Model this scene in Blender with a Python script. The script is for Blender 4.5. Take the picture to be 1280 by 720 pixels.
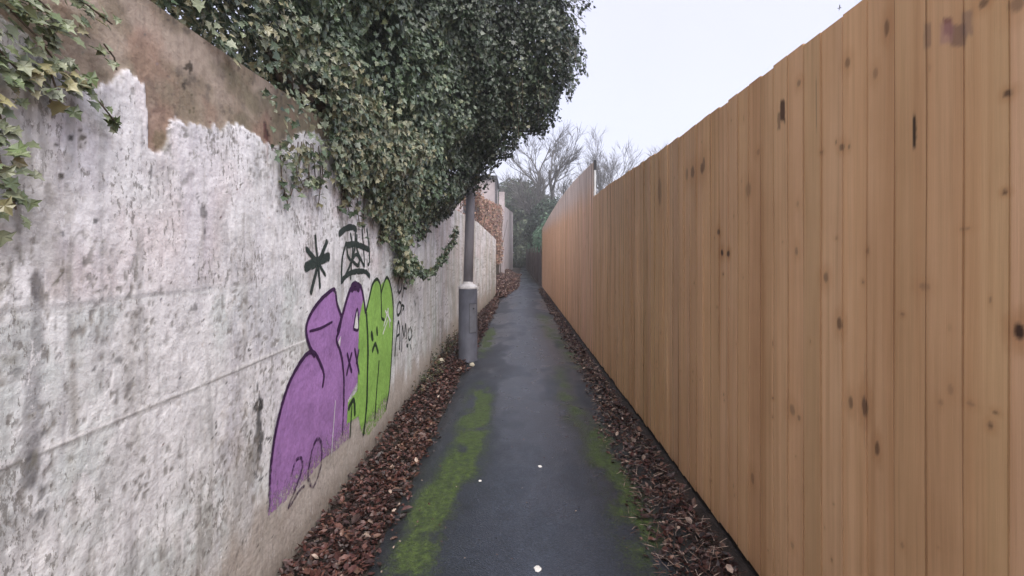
import bpy, bmesh, math, random
import numpy as np
from mathutils import Vector, noise as mnoise
R = math.radians
random.seed(7); RNG = np.random.default_rng(7)
for o in list(bpy.data.objects): bpy.data.objects.remove(o)
scn = bpy.context.scene
COL = scn.collection

# ---------------------------------------------------------------- camera, sky, sun, exposure
F, CX, CY, EYE = 640.0, 645.0, 315.0, 1.5        # focal length and vanishing point in photo pixels, eye height in m
cam_d = bpy.data.cameras.new("camera"); cam = bpy.data.objects.new("camera", cam_d); COL.objects.link(cam)
cam.location = (0, 0, EYE); cam.rotation_euler = (R(90), 0, 0)
cam_d.sensor_width = 36; cam_d.lens = 36 * F / 1280
cam_d.shift_x = -(CX - 640) / 1280; cam_d.shift_y = (CY - 360) / 1280
cam_d.clip_start = 0.05; cam_d.clip_end = 1500
scn.camera = cam
SUN_EL, SUN_AZ = R(56), R(152)                    # azimuth clockwise from +Y: behind the camera, to the right
w = bpy.data.worlds.new("World"); scn.world = w; w.use_nodes = True
nt = w.node_tree; nt.nodes.clear()
sky = nt.nodes.new("ShaderNodeTexSky"); sky.sky_type = 'NISHITA'; sky.sun_disc = False
sky.sun_elevation = SUN_EL; sky.sun_rotation = SUN_AZ; sky.dust_density = 4
b1 = nt.nodes.new("ShaderNodeBackground"); b1.inputs[1].default_value = 0.05
nt.links.new(sky.outputs[0], b1.inputs[0])
tc = nt.nodes.new("ShaderNodeTexCoord"); cn = nt.nodes.new("ShaderNodeTexNoise"); cn.inputs["Scale"].default_value = 1.6; cn.inputs["Detail"].default_value = 3
nt.links.new(tc.outputs["Generated"], cn.inputs["Vector"])
cr = nt.nodes.new("ShaderNodeValToRGB"); cr.color_ramp.elements[0].position = .3; cr.color_ramp.elements[1].position = .75
cr.color_ramp.elements[0].color = (.75, .70, .85, 1); cr.color_ramp.elements[1].color = (.83, .78, .90, 1)
nt.links.new(cn.outputs[0], cr.inputs[0])
b2 = nt.nodes.new("ShaderNodeBackground"); b2.inputs[1].default_value = 0.37
nt.links.new(cr.outputs[0], b2.inputs[0])
ad = nt.nodes.new("ShaderNodeAddShader"); ow = nt.nodes.new("ShaderNodeOutputWorld")
nt.links.new(b1.outputs[0], ad.inputs[0]); nt.links.new(b2.outputs[0], ad.inputs[1]); nt.links.new(ad.outputs[0], ow.inputs[0])
sl = bpy.data.lights.new("sun", 'SUN'); sl.energy = 1.5; sl.angle = R(55); sl.color = (1, .985, .95)
so = bpy.data.objects.new("sun", sl); COL.objects.link(so)
sd = Vector((math.sin(SUN_AZ) * math.cos(SUN_EL), math.cos(SUN_AZ) * math.cos(SUN_EL), math.sin(SUN_EL)))
so.rotation_euler = sd.to_track_quat('Z', 'Y').to_euler()
scn.view_settings.view_transform = 'Standard'; scn.view_settings.look = 'None'
scn.view_settings.exposure = 1.3; scn.view_settings.gamma = 1
scn.render.engine = 'CYCLES'; scn.cycles.use_denoising = True
scn.cycles.max_bounces = 8; scn.cycles.transparent_max_bounces = 12

# ---------------------------------------------------------------- numpy noise
def _h(ix, iy, seed):
    n = (ix.astype(np.int64) * 374761393 + iy.astype(np.int64) * 668265263 + seed * 974634777) & 0xffffffff
    n = ((n ^ (n >> 13)) * 1274126177) & 0xffffffff
    return ((n ^ (n >> 16)) & 0xffff) / 65535.0
def vn(x, y, seed=0):
    x = np.asarray(x, float); y = np.asarray(y, float)
    x, y = np.broadcast_arrays(x, y)
    ix, iy = np.floor(x), np.floor(y); fx, fy = x - ix, y - iy
    fx = fx * fx * (3 - 2 * fx); fy = fy * fy * (3 - 2 * fy)
    a = _h(ix, iy, seed); b = _h(ix + 1, iy, seed); c = _h(ix, iy + 1, seed); d = _h(ix + 1, iy + 1, seed)
    return (a * (1 - fx) + b * fx) * (1 - fy) + (c * (1 - fx) + d * fx) * fy
def fbm(x, y, seed=0, oct=4):
    s = 0; a = 1; t = 0
    for k in range(oct):
        s = s + a * vn(np.asarray(x) * 2 ** k + 17.3 * k, np.asarray(y) * 2 ** k + 5.1 * k, seed + k); t += a; a *= .5
    return s / t
def ss(x, a, b):
    t = np.clip((np.asarray(x, float) - a) / (b - a), 0, 1); return t * t * (3 - 2 * t)
def mixc(A, B, f):
    return A * (1 - f[..., None]) + np.asarray(B, float) * f[..., None]

# ---------------------------------------------------------------- object helpers
def tag(o, label=None, cat=None, group=None, kind=None):
    if label: o["label"] = label
    if cat: o["category"] = cat
    if group: o["group"] = group
    if kind: o["kind"] = kind
    return o
def empty(name, loc=(0, 0, 0)):
    o = bpy.data.objects.new(name, None); COL.objects.link(o); o.location = loc; o.empty_display_size = .2
    return o
def link(name, me, mat, parent=None):
    o = bpy.data.objects.new(name, me); COL.objects.link(o)
    if mat: me.materials.append(mat)
    if parent:
        o.parent = parent; o.matrix_parent_inverse.identity()
        o.location = -Vector(parent.location)
    return o
def raw_mesh(name, V, Fc, nper, col=None, attrs=None, smooth=True):
    """V (n,3), Fc flat loop index array, nper verts per face (int or array)"""
    me = bpy.data.meshes.new(name)
    V = np.ascontiguousarray(V, np.float32); Fc = np.ascontiguousarray(Fc, np.int32).ravel()
    if np.isscalar(nper): tot = np.full(len(Fc) // nper, nper, np.int32)
    else: tot = np.asarray(nper, np.int32)
    st = np.concatenate([[0], np.cumsum(tot)[:-1]]).astype(np.int32)
    me.vertices.add(len(V)); me.vertices.foreach_set("co", V.ravel())
    me.loops.add(len(Fc)); me.loops.foreach_set("vertex_index", Fc)
    me.polygons.add(len(tot)); me.polygons.foreach_set("loop_start", st)
    try: me.polygons.foreach_set("loop_total", tot)
    except Exception: pass
    me.polygons.foreach_set("use_smooth", np.full(len(tot), smooth))
    me.update(calc_edges=True)
    if col is not None:
        a = me.color_attributes.new("Col", 'FLOAT_COLOR', 'POINT')
        c = np.ones((len(V), 4), np.float32); c[:, :3] = col.reshape(-1, 3); a.data.foreach_set("color", c.ravel())
    for k, v in (attrs or {}).items():
        a = me.attributes.new(k, 'FLOAT', 'POINT'); a.data.foreach_set("value", np.ascontiguousarray(v, np.float32).ravel())
    me.validate()
    return me
def grid_faces(nr, nc, flip=False):
    i = np.arange((nr) * (nc)).reshape(nr, nc)
    q = np.stack([i[:-1, :-1], i[:-1, 1:], i[1:, 1:], i[1:, :-1]], -1).reshape(-1, 4)
    return q[:, ::-1] if flip else q
class MB:
    def __init__(s): s.v = []; s.f = []
    def add(s, v, f):
        n = len(s.v); s.v += [tuple(p) for p in v]; s.f += [tuple(i + n for i in q) for q in f]; return s
    def box(s, a, b, bev=0):
        bm = bmesh.new(); bmesh.ops.create_cube(bm, size=1)
        for v in bm.verts:
            v.co = Vector([(a[i] + b[i]) / 2 + v.co[i] * (b[i] - a[i]) for i in range(3)])
        if bev: bmesh.ops.bevel(bm, geom=bm.edges[:], offset=bev, segments=2, affect='EDGES')
        bm.verts.index_update()
        s.add([v.co[:] for v in bm.verts], [[v.index for v in f.verts] for f in bm.faces]); bm.free(); return s
    def tube(s, pts, rads, n=8, cap=True):
        pts = [Vector(p) for p in pts]; base = len(s.v)
        up = Vector((0.13, .2, 1)).normalized(); t0 = (pts[1] - pts[0]).normalized()
        u = t0.cross(up)
        if u.length < .2: u = t0.cross(Vector((1, 0, 0)))
        u.normalize()
        for i, p in enumerate(pts):
            t = (pts[min(i + 1, len(pts) - 1)] - pts[max(i - 1, 0)]).normalized()
            u = (u - t * u.dot(t)).normalized(); v = t.cross(u)
            for k in range(n):
                a = 2 * math.pi * k / n
                s.v.append(tuple(p + (u * math.cos(a) + v * math.sin(a)) * rads[i]))
        for i in range(len(pts) - 1):
            for k in range(n):
                a = base + i * n + k; b = base + i * n + (k + 1) % n
                s.f.append((a, b, b + n, a + n))
        if cap:
            s.f.append(tuple(base + k for k in range(n))[::-1]); e = base + (len(pts) - 1) * n
            s.f.append(tuple(e + k for k in range(n)))
        return s
    def lathe(s, prof, c=(0, 0), n=28):
        base = len(s.v)
        for (r, z) in prof:
            for k in range(n):
                a = 2 * math.pi * k / n; s.v.append((c[0] + r * math.cos(a), c[1] + r * math.sin(a), z))
        for i in range(len(prof) - 1):
            for k in range(n):
                a = base + i * n + k; b = base + i * n + (k + 1) % n
                s.f.append((a, b, b + n, a + n))
        return s
    def build(s, name, mat, parent=None, smooth=False):
        me = bpy.data.meshes.new(name); me.from_pydata(s.v, [], s.f); me.update()
        if smooth: me.polygons.foreach_set("use_smooth", [True] * len(me.polygons))
        return link(name, me, mat, parent)

# ---------------------------------------------------------------- materials
class NT:
    def __init__(s, name):
        s.m = bpy.data.materials.new(name); s.m.use_nodes = True; s.t = s.m.node_tree; s.t.nodes.clear()
        s.out = s.t.nodes.new("ShaderNodeOutputMaterial"); s.p = s.t.nodes.new("ShaderNodeBsdfPrincipled")
        s.t.links.new(s.p.outputs[0], s.out.inputs[0])
    def n(s, typ, ins=None, **props):
        nd = s.t.nodes.new("ShaderNode" + typ)
        for k, v in props.items(): setattr(nd, k, v)
        for k, v in (ins or {}).items(): s.set(nd.inputs[k], v)
        return nd
    def set(s, sock, v):
        if isinstance(v, bpy.types.NodeSocket): s.t.links.new(v, sock)
        else: sock.default_value = v
    def obj(s, scale=(1, 1, 1)):
        c = s.n("TexCoord"); mp = s.n("Mapping", {"Vector": c.outputs["Object"], "Scale": scale}); return mp.outputs[0]
    def noise(s, scale, detail=3, rough=.5, vec=None, stretch=None):
        v = vec or s.obj(stretch or (1, 1, 1))
        return s.n("TexNoise", {"Vector": v, "Scale": scale, "Detail": detail, "Roughness": rough}).outputs[0]
    def ramp(s, f, stops):
        r = s.n("ValToRGB", {"Fac": f}); e = r.color_ramp.elements
        while len(e) < len(stops): e.new(.5)
        for k, (p, c) in enumerate(stops):
            e[k].position = p; e[k].color = (*c, 1) if len(c) == 3 else c
        return r.outputs[0]
    def rf(s, f, a, b, lo=0., hi=1.):
        return s.n("MapRange", {0: f, 1: a, 2: b, 3: lo, 4: hi}).outputs[0]
    def mix(s, f, a, b, mode='MIX'):
        m = s.n("Mix", data_type='RGBA', blend_type=mode)
        s.set(m.inputs[0], f); s.set(m.inputs[6], a if not isinstance(a, tuple) else (*a, 1)); s.set(m.inputs[7], b if not isinstance(b, tuple) else (*b, 1))
        return m.outputs[2]
    def math(s, op, a, b=0.):
        return s.n("Math", {0: a, 1: b}, operation=op).outputs[0]
    def attr(s, name, fac=False):
        return s.n("Attribute", attribute_name=name).outputs["Fac" if fac else "Color"]
    def bump(s, h, strength=.5, dist=.01, prev=None):
        ins = {"Height": h, "Strength": strength, "Distance": dist}
        if prev: ins["Normal"] = prev
        return s.n("Bump", ins).outputs[0]
    def done(s, col, rough=.8, bump=None, spec=None, **kw):
        s.set(s.p.inputs["Base Color"], (*col, 1) if isinstance(col, tuple) and len(col) == 3 else col)
        s.set(s.p.inputs["Roughness"], rough)
        if bump: s.set(s.p.inputs["Normal"], bump)
        if spec is not None: s.set(s.p.inputs["Specular IOR Level"], spec)
        return s.m
def m_simple(name, col, rough=.8, var=.25, scale=6, bump=.3, bdist=.004, stretch=(1, 1, 1), spec=.4):
    k = NT(name); n1 = k.noise(scale, 5, .6, stretch=stretch)
    c = k.ramp(n1, [(.3, tuple(x * (1 - var) for x in col)), (.7, tuple(min(1, x * (1 + var)) for x in col))])
    return k.done(c, rough, k.bump(k.noise(scale * 6, 4, stretch=stretch), bump, bdist), spec)
def m_wall():
    k = NT("painted_concrete"); c = k.attr("Col"); pm = k.attr("paint", True)
    fine = k.noise(38, 6, .65); c = k.mix(1., c, k.ramp(fine, [(.28, (.80, .79, .79)), (.55, (1.04, 1.04, 1.04))]), 'MULTIPLY')
    st = k.noise(1, 5, .6, stretch=(40, 40, 5)); c = k.mix(.8, c, k.ramp(st, [(.32, (.86, .85, .86)), (.55, (1.05, 1.05, 1.05))]), 'MULTIPLY')
    chips = k.noise(26, 8, .75, stretch=(1, 1, .6)); cf = k.rf(chips, .635, .66)
    c = k.mix(k.math('MULTIPLY', cf, k.math('MULTIPLY', pm, .7)), c, (.33, .31, .29))
    ch2 = k.noise(70, 6, .7, stretch=(1, 1, .45)); zone = k.noise(3.2, 4, .6); c2 = k.rf(k.math('ADD', ch2, k.math('MULTIPLY', k.math('SUBTRACT', zone, .5), .5)), .60, .635)
    c = k.mix(k.math('MULTIPLY', c2, k.math('MULTIPLY', pm, .75)), c, (.21, .20, .185))
    ch3 = k.noise(34, 7, .72, stretch=(1, 1, .5)); c = k.mix(k.math('MULTIPLY', k.rf(ch3, .60, .63), k.math('MULTIPLY', pm, .6)), c, (.90, .90, .91))
    pits = k.n("TexVoronoi", {"Vector": k.obj(), "Scale": 22.}, feature='F1'); pf = k.rf(pits.outputs["Distance"], .075, .05)
    rr = k.n("SeparateColor", {0: pits.outputs["Color"]}); pf = k.math('MULTIPLY', pf, k.rf(rr.outputs[0], .80, .84))
    c = k.mix(k.math('MULTIPLY', pf, .85), c, (.055, .05, .047))
    b = k.bump(k.noise(9, 8, .62), .55, .02); b = k.bump(k.math('SUBTRACT', fine, k.math('MULTIPLY', k.math('ADD', cf, pf), .5)), .6, .006, b)
    return k.done(c, .86, b, .3)
def m_wood(name="softwood_boards", sat=1.):
    k = NT(name); c = k.attr("Col"); off = k.attr("shift", True)
    tcn = k.n("TexCoord").outputs["Object"]; cx = k.n("CombineXYZ", {2: off}).outputs[0]
    v = k.n("VectorMath", {0: tcn, 1: cx}, operation='ADD').outputs[0]
    mp = k.n("Mapping", {"Vector": v, "Scale": (20, 30, 1.0)}).outputs[0]
    g = k.noise(1.3, 6, .6, vec=mp)
    c = k.mix(.75, c, k.ramp(g, [(.25, (.80, .76, .72)), (.5, (1., 1., 1.)), (.75, (1.1, 1.12, 1.14))]), 'MULTIPLY')
    mp2 = k.n("Mapping", {"Vector": v, "Scale": (160, 320, 4)}).outputs[0]; g2 = k.noise(1, 4, .6, vec=mp2)
    c = k.mix(.4, c, k.ramp(g2, [(.3, (.87, .85, .82)), (.6, (1.03, 1.03, 1.03))]), 'MULTIPLY')
    bl = k.noise(2.2, 4, .6); c = k.mix(.7, c, k.ramp(bl, [(.3, (.90, .87, .84)), (.65, (1.04, 1.04, 1.05))]), 'MULTIPLY')
    b = k.bump(g, .35, .004); b = k.bump(g2, .35, .0015, b)
    return k.done(c, .68, b, .35)
def m_attr(name, rough=.7, spec=.4, var=.2, scale=40, bump=.2, bd=.003, trans=0.):
    k = NT(name); c = k.attr("Col")
    c = k.mix(1., c, k.ramp(k.noise(scale, 3), [(.3, (1 - var,) * 3), (.7, (1 + var,) * 3)]), 'MULTIPLY')
    m = k.done(c, rough, k.bump(k.noise(scale * 2, 3), bump, bd), spec)
    if trans:
        t = k.n("BsdfTranslucent", {0: c}); mx = k.n("MixShader", {0: trans, 1: k.p.outputs[0], 2: t.outputs[0]})
        k.t.links.new(mx.outputs[0], k.out.inputs[0])
    return m
def m_asphalt():
    k = NT("wet_asphalt"); c = k.attr("Col"); wet = k.attr("wet", True)
    ag = k.n("TexVoronoi", {"Vector": k.obj(), "Scale": 140.}); sp = k.n("SeparateColor", {0: ag.outputs["Color"]}).outputs[0]
    c = k.mix(1., c, k.ramp(sp, [(.0, (.72, .72, .73)), (.7, (1., 1., 1.)), (1., (1.5, 1.5, 1.5))]), 'MULTIPLY')
    c = k.mix(1., c, k.ramp(k.noise(7, 6, .7), [(.3, (.78, .78, .78)), (.7, (1.15, 1.15, 1.16))]), 'MULTIPLY')
    mo = k.attr("moss", True); mn = k.noise(60, 5, .7)
    mf = k.rf(k.math('ADD', mo, k.math('MULTIPLY', k.math('SUBTRACT', mn, .5), 2.0)),   .30, 1.05, 0., .82)
    c = k.mix(mf, c, k.ramp(k.noise(25, 4), [(.3, (.026, .046, .008)), (.7, (.085, .135, .022))]))
    r = k.math('ADD', k.rf(wet, 0, 1, .66, .20), k.math('MULTIPLY', k.noise(5, 5, .6), .18)); r = k.math('MAXIMUM', r, k.math('MULTIPLY', mf, .9))
    b = k.bump(ag.outputs["Distance"], .5, .004); b = k.bump(k.math('MULTIPLY', mn, mf), .8, .012, b)
    return k.done(c, r, b, .45)
def m_paint(name, col, dens=1.):
    """worn spray paint: alpha from the 'cov' attribute broken by fine noise"""
    k = NT(name); cov = k.attr("cov", True); n1 = k.math('ADD', k.math('MULTIPLY', k.noise(45, 6, .7), .6), k.math('MULTIPLY', k.noise(26, 8, .75), .4)); n2 = k.noise(6, 3)
    c = k.ramp(n2, [(.3, tuple(x * .86 for x in col)), (.7, tuple(x * 1.1 for x in col))])
    c = k.mix(1., c, k.ramp(k.noise(38, 6, .65), [(.28, (.78, .77, .78)), (.62, (1.05, 1.05, 1.05))]), 'MULTIPLY')
    a = k.rf(k.math('ADD', k.math('MULTIPLY', cov, dens), k.math('MULTIPLY', k.math('SUBTRACT', n1, .5), 3.2)), .10, .62)
    k.done(c, .75, k.bump(k.noise(9, 8, .62), .55, .02), .3)
    t = k.n("BsdfTransparent"); mx = k.n("MixShader", {0: a, 1: t.outputs[0], 2: k.p.outputs[0]})
    k.t.links.new(mx.outputs[0], k.out.inputs[0]); return k.m

M = dict(wall=m_wall(), wood=m_wood(), asphalt=m_asphalt(),
    ivy=m_attr("ivy_leaf", .34, .6, .25, 30, .2, .002, .05), dead=m_attr("dead_leaf", .45, .45, .35, 60),
    far_leaf=m_attr("hedge_leaf", .6, .3, .15, 5, trans=.1), stem=m_simple("ivy_stem", (.10, .075, .055), .85, .3, 20),
    bark=m_simple("winter_bark", (.11, .105, .10), .9, .25, 4), soil=m_simple("damp_soil", (.035, .026, .021), .9, .5, 9, .8, .02),
    ground=m_simple("rough_grass", (.06, .075, .035), .95, .4, 2, .6, .03),
    gravel=m_simple("damp_gravel_board", (.055, .035, .025), .9, .35, 5, .4, .004, (1, 1, 4)),
    lamp=m_simple("weathered_grey_paint", (.10, .105, .135), .55, .35, 7, .4, .003, (1, 1, .5)),
    lampshaft=m_simple("galvanised_grey", (.26, .25, .275), .5, .2, 7, .3, .002, (1, 1, .4)),
    collar=m_simple("pale_collar", (.55, .54, .55), .6, .3, 12), render=m_simple("pale_render", (.42, .36, .36), .9, .2, 1.5, .3, .01),
    fascia=m_simple("dark_fascia", (.05, .05, .055), .6), conc=m_simple("concrete_post", (.62, .62, .62), .85, .15, 8),
    dark=m_simple("dark_paint", (.03, .03, .035), .6), picket=m_simple("dark_brown_boards", (.085, .065, .058), .85, .35, 3, .4, .004, (8, 8, 1)),
    pale=m_simple("pale_scrap", (.75, .74, .70), .7, .1, 30), stone=m_simple("pale_stone", (.5, .46, .36), .8, .25, 20),
    white=m_paint("white_spray", (.8, .8, .8)), purple=m_paint("purple_spray", (.40, .21, .50)), green=m_paint("green_spray", (.30, .55, .12)),
    pline=m_paint("dark_purple_spray", (.045, .012, .065)), gline=m_paint("dark_green_spray", (.022, .045, .02)), black=m_paint("black_spray", (.03, .045, .04)))

# ---------------------------------------------------------------- ground, path
WX, FX = -1.075, 1.10           # wall face, fence face
def path_edges(y):
    l = np.interp(y, [-3, 6, 10, 16, 18.5, 21, 27, 32, 48, 80], [-.73, -.66, -.60, -.52, -.28, .02, .10, .2, .45, .9])
    r = np.interp(y, [-3, 6, 12, 21, 32, 48, 80], [1.02, 1.02, 1.0, 1.04, .96, .87, 1.7])
    return l, r
g = MB(); g.add([(-400, -60, 0), (400, -60, 0), (400, 700, 0), (-400, 700, 0)], [(0, 1, 2, 3)])
tag(g.build("ground", M['ground']), kind="structure")
# soil strip under wall, litter and fence
ys = np.concatenate([np.arange(-3, 8, .06), np.arange(8, 60, .4)]); xs = np.linspace(-1.5, 1.6, 90)
Y, X = np.meshgrid(ys, xs, indexing='ij')
Z = .004 + .03 * ss(-X, .72, 1.0) * fbm(X * 6, Y * 6, 3) + .03 * ss(X, .8, 1.05) * fbm(X * 6, Y * 6, 4)
tag(link("soil", raw_mesh("soil", np.stack([X, Y, Z], -1).reshape(-1, 3), grid_faces(*X.shape, flip=True), 4), M['soil']), kind="structure")
ys = np.concatenate([np.arange(-3, 1.2, .1), np.arange(1.2, 6, .012), np.arange(6, 14, .03), np.arange(14, 80, .25)]); us = np.linspace(0, 1, 150)
Y, U = np.meshgrid(ys, us, indexing='ij'); L_, R_ = path_edges(Y)
L_ = L_ + .05 * (fbm(Y * 3, 0 * Y, 8) - .5); R_ = R_ + .06 * (fbm(Y * 3, 0 * Y, 9) - .5)
X = L_ + (R_ - L_) * U
edge = np.minimum(X - L_, R_ - X)
Z = .012 + .018 * ss(edge, 0, .10) + .006 * (fbm(X * 3, Y * 3, 5) - .5) + .02 * ss(edge, 0, .6)
c0 = np.zeros(X.shape + (3,)) + np.array([.033, .041, .056])
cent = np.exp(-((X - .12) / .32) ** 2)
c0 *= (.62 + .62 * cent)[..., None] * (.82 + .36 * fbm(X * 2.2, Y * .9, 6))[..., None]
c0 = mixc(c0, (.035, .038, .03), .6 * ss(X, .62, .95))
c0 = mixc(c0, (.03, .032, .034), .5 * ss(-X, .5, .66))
def band(x0, wd, y0, y1, s, amp=1.):
    return amp * np.exp(-((X - x0) / wd) ** 2) * ss(Y, y0 - .5, y0 + .4) * (1 - ss(Y, y1 - .5, y1 + .6)) * (.10 + 1.75 * ss(fbm(X * 7, Y * 4.5, s, 5), .12, .66) * (.5 + fbm(X * 2, Y * 1.3, s + 9, 2)))
moss = band(-.46 + .03 * np.sin(Y * 2), .11, 1.9, 3.4, 21, .95) + band(-.36, .125, 3.4, 5.5, 22, 1.1) + band(-.47, .10, 7.3, 9.6, 23, 1.0) \
     + band(.64, .15, 2.3, 4.4, 24, .50) + band(.50, .12, 4.4, 6.4, 25, .42) + band(.78, .16, 6.5, 8.6, 26, .62) + band(.62, .2, 8.5, 12, 27, .5) + .12 * fbm(X * 3, Y * 3, 28)
crack = np.exp(-((Y - 9.2 - .25 * (fbm(X * 5, X * 0, 31) - .5)) / .035) ** 2) * ss(X, -.62, -.5) * (1 - ss(X, 0, .2))
dk = np.exp(-(((X + .45) / .32) ** 2 + ((Y - 6.4) / .35) ** 2)); c0 = mixc(c0, (.015, .016, .018), np.clip(crack * .9 + .55 * dk, 0, 1)); moss *= 1 - dk
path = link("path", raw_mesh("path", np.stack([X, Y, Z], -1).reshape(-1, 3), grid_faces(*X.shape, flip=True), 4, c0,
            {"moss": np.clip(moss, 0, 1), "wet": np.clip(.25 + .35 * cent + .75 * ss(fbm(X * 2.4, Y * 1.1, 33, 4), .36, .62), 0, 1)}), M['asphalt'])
tag(path, kind="structure")

# ---------------------------------------------------------------- left wall
WPTS = [(-2.5, WX), (8.5, WX), (16.8, -.66)]
def wall_x(y): return np.interp(y, [p[0] for p in WPTS], [p[1] for p in WPTS])
def wall_disp(y, z): return .010 * (fbm(y * 1.6, z * 1.6, 41, 3) - .5) + .004 * (fbm(y * 7, z * 7, 42, 2) - .5)
WTOP = 2.243
y = .7; ys = list(np.arange(-2.5, .7, .15))
while y < 16.8: ys.append(y); y += .0065 * max(1, (y / 1.3)) ** 1.55
ys.append(16.8); ys = np.array(ys)
NR = 330; t = np.linspace(0, 1, NR)
Y, T = np.meshgrid(ys, t, indexing='ij')
top = np.interp(Y, [-3, 8.5, 12, 16.8], [WTOP, WTOP, 2.2, 1.92]) + .02 * (fbm(Y * 4, Y * 0, 44) - .5)
Zw = T * top; D = wall_disp(Y, Zw)
Xw = wall_x(Y) + D
paint = np.array([.77, .775, .78]); C = np.zeros(Y.shape + (3,)) + paint
n = lambda a, b, s, o=4: fbm(Y * a, Zw * b, s, o)
C = mixc(C, (.74, .66, .665), .6 * ss(n(2.2, 2.8, 51), .48, .68) * ss(Zw, 1.25, 1.45))
C = mixc(C, (.62, .675, .665), .75 * ss(n(2.5, 2.0, 52), .40, .62) * (1 - ss(Zw, 1.34, 1.40)))
C = mixc(C, (.60, .585, .635), .6 * ss(n(4, 1.1, 53), .48, .70))
C = mixc(C, (.42, .42, .42), .38 * ss(n(9, 8, 54, 5), .53, .62))
C = mixc(C, (.92, .92, .93), .6 * ss(n(14, 9, 48, 5), .57, .66))
C = mixc(C, (.30, .30, .30), .5 * ss(n(30, 2.2, 47, 4), .60, .72) * ss(n(2, 2, 46), .4, .6))
C = mixc(C, (.40, .385, .36), .65 * ss(n(16, 2.0, 55, 5), .56, .74))
C = mixc(C, (.85, .85, .87), .45 * ss(n(7, 5, 56, 5), .56, .68))
C = mixc(C, (.27, .26, .245), .85 * ss(n(58, 40, 59, 3), .62, .72) * ss(n(3, 3, 60), .42, .6))
# beige dirt band at the foot
bh = .42 + .25 * (n(3, .3, 57) - .5) + .35 * (n(12, .8, 58) - .5) - .12 * ss(Y, 3.5, 5.5) + .1 * ss(Y, 8, 11)
bm_ = (1 - ss(Zw, bh - .10, bh + .10)) * ss(Y, .8, 1.6)
C = mixc(C, (.43, .375, .33), .85 * bm_)
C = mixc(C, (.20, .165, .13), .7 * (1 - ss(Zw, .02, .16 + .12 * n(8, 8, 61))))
C = mixc(C, (.30, .32, .24), .5 * ss(n(14, .9, 62, 4), .50, .68) * ss(Y, 5.6, 6.4))
C = mixc(C, (.46, .41, .34), .5 * ss(n(9, .7, 63, 4), .48, .66) * ss(Y, 5.6, 6.6))
# shuttering lines
l1 = np.exp(-((Zw - 1.052 - .012 * (fbm(Y * 3, 0 * Y, 64) - .5)) / .006) ** 2) * (1 - ss(Y, 2.5, 3.4)) * ss(fbm(Y * 6, Y * 0, 65), .25, .45)
l1d = np.exp(-((Zw - 1.042 - .012 * (fbm(Y * 3, 0 * Y, 64) - .5)) / .005) ** 2) * (1 - ss(Y, 2.2, 3.0))
C = mixc(C, (.86, .86, .86), .9 * l1); C = mixc(C, (.20, .19, .18), .8 * l1d)
l2 = np.exp(-((Zw - 1.362) / .006) ** 2) * (1 - ss(Y, 1.7, 2.4)); C = mixc(C, (.80, .82, .82), .8 * l2); C = mixc(C, (.32, .32, .33), .6 * np.exp(-((Zw - 1.374) / .005) ** 2) * (1 - ss(Y, 1.6, 2.2)))
l3 = np.exp(-((Zw - 1.24 - .05 * (Y - 1.1)) / .004) ** 2) * (1 - ss(Y, 1.3, 1.6)); C = mixc(C, (.85, .86, .86), .5 * l3)
# bare concrete along the top
bt = np.interp(Y, [0, 1.10, 1.20, 1.262, 1.33, 1.40, 1.49, 1.497, 1.54, 1.575, 1.59, 1.75, 2.0, 2.15, 2.25, 2.30, 2.6, 3.5, 6, 17],
               [2.02, 2.0, 1.93, 1.90, 1.93, 1.99, 1.985, 1.80, 1.79, 1.83, 1.92, 1.93, 2.005, 1.99, 1.96, 1.97, 2.12, 2.2, 2.4, 2.4])
bt = bt + .05 * (n(22, .4, 66, 3) - .5) + .035 * (n(45, 30, 67, 3) - .5)
conc = ss(Zw - bt, -.006, .006)
cc = np.zeros_like(C) + np.array([.25, .205, .15])
cc = mixc(cc, (.10, .085, .07), .75 * ss(n(34, 26, 45, 4), .62, .70))
cc = mixc(cc, (.40, .33, .27), ss(n(5, 6, 68), .45, .7)); cc = mixc(cc, (.20, .175, .12), .8 * ss(n(4, 8, 69), .52, .7) * ss(Zw, 1.7, 1.75)); cc = mixc(cc, (.35, .22, .17), .5 * ss(n(6, 5, 70), .5, .7))
Xw = Xw - .006 * conc - .0015 * ss(n(58, 40, 59, 3), .62, .72) * (Y < 2.1)
C = mixc(C, 0, conc * 0) * (1 - conc[..., None]) + cc * conc[..., None]
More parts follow.
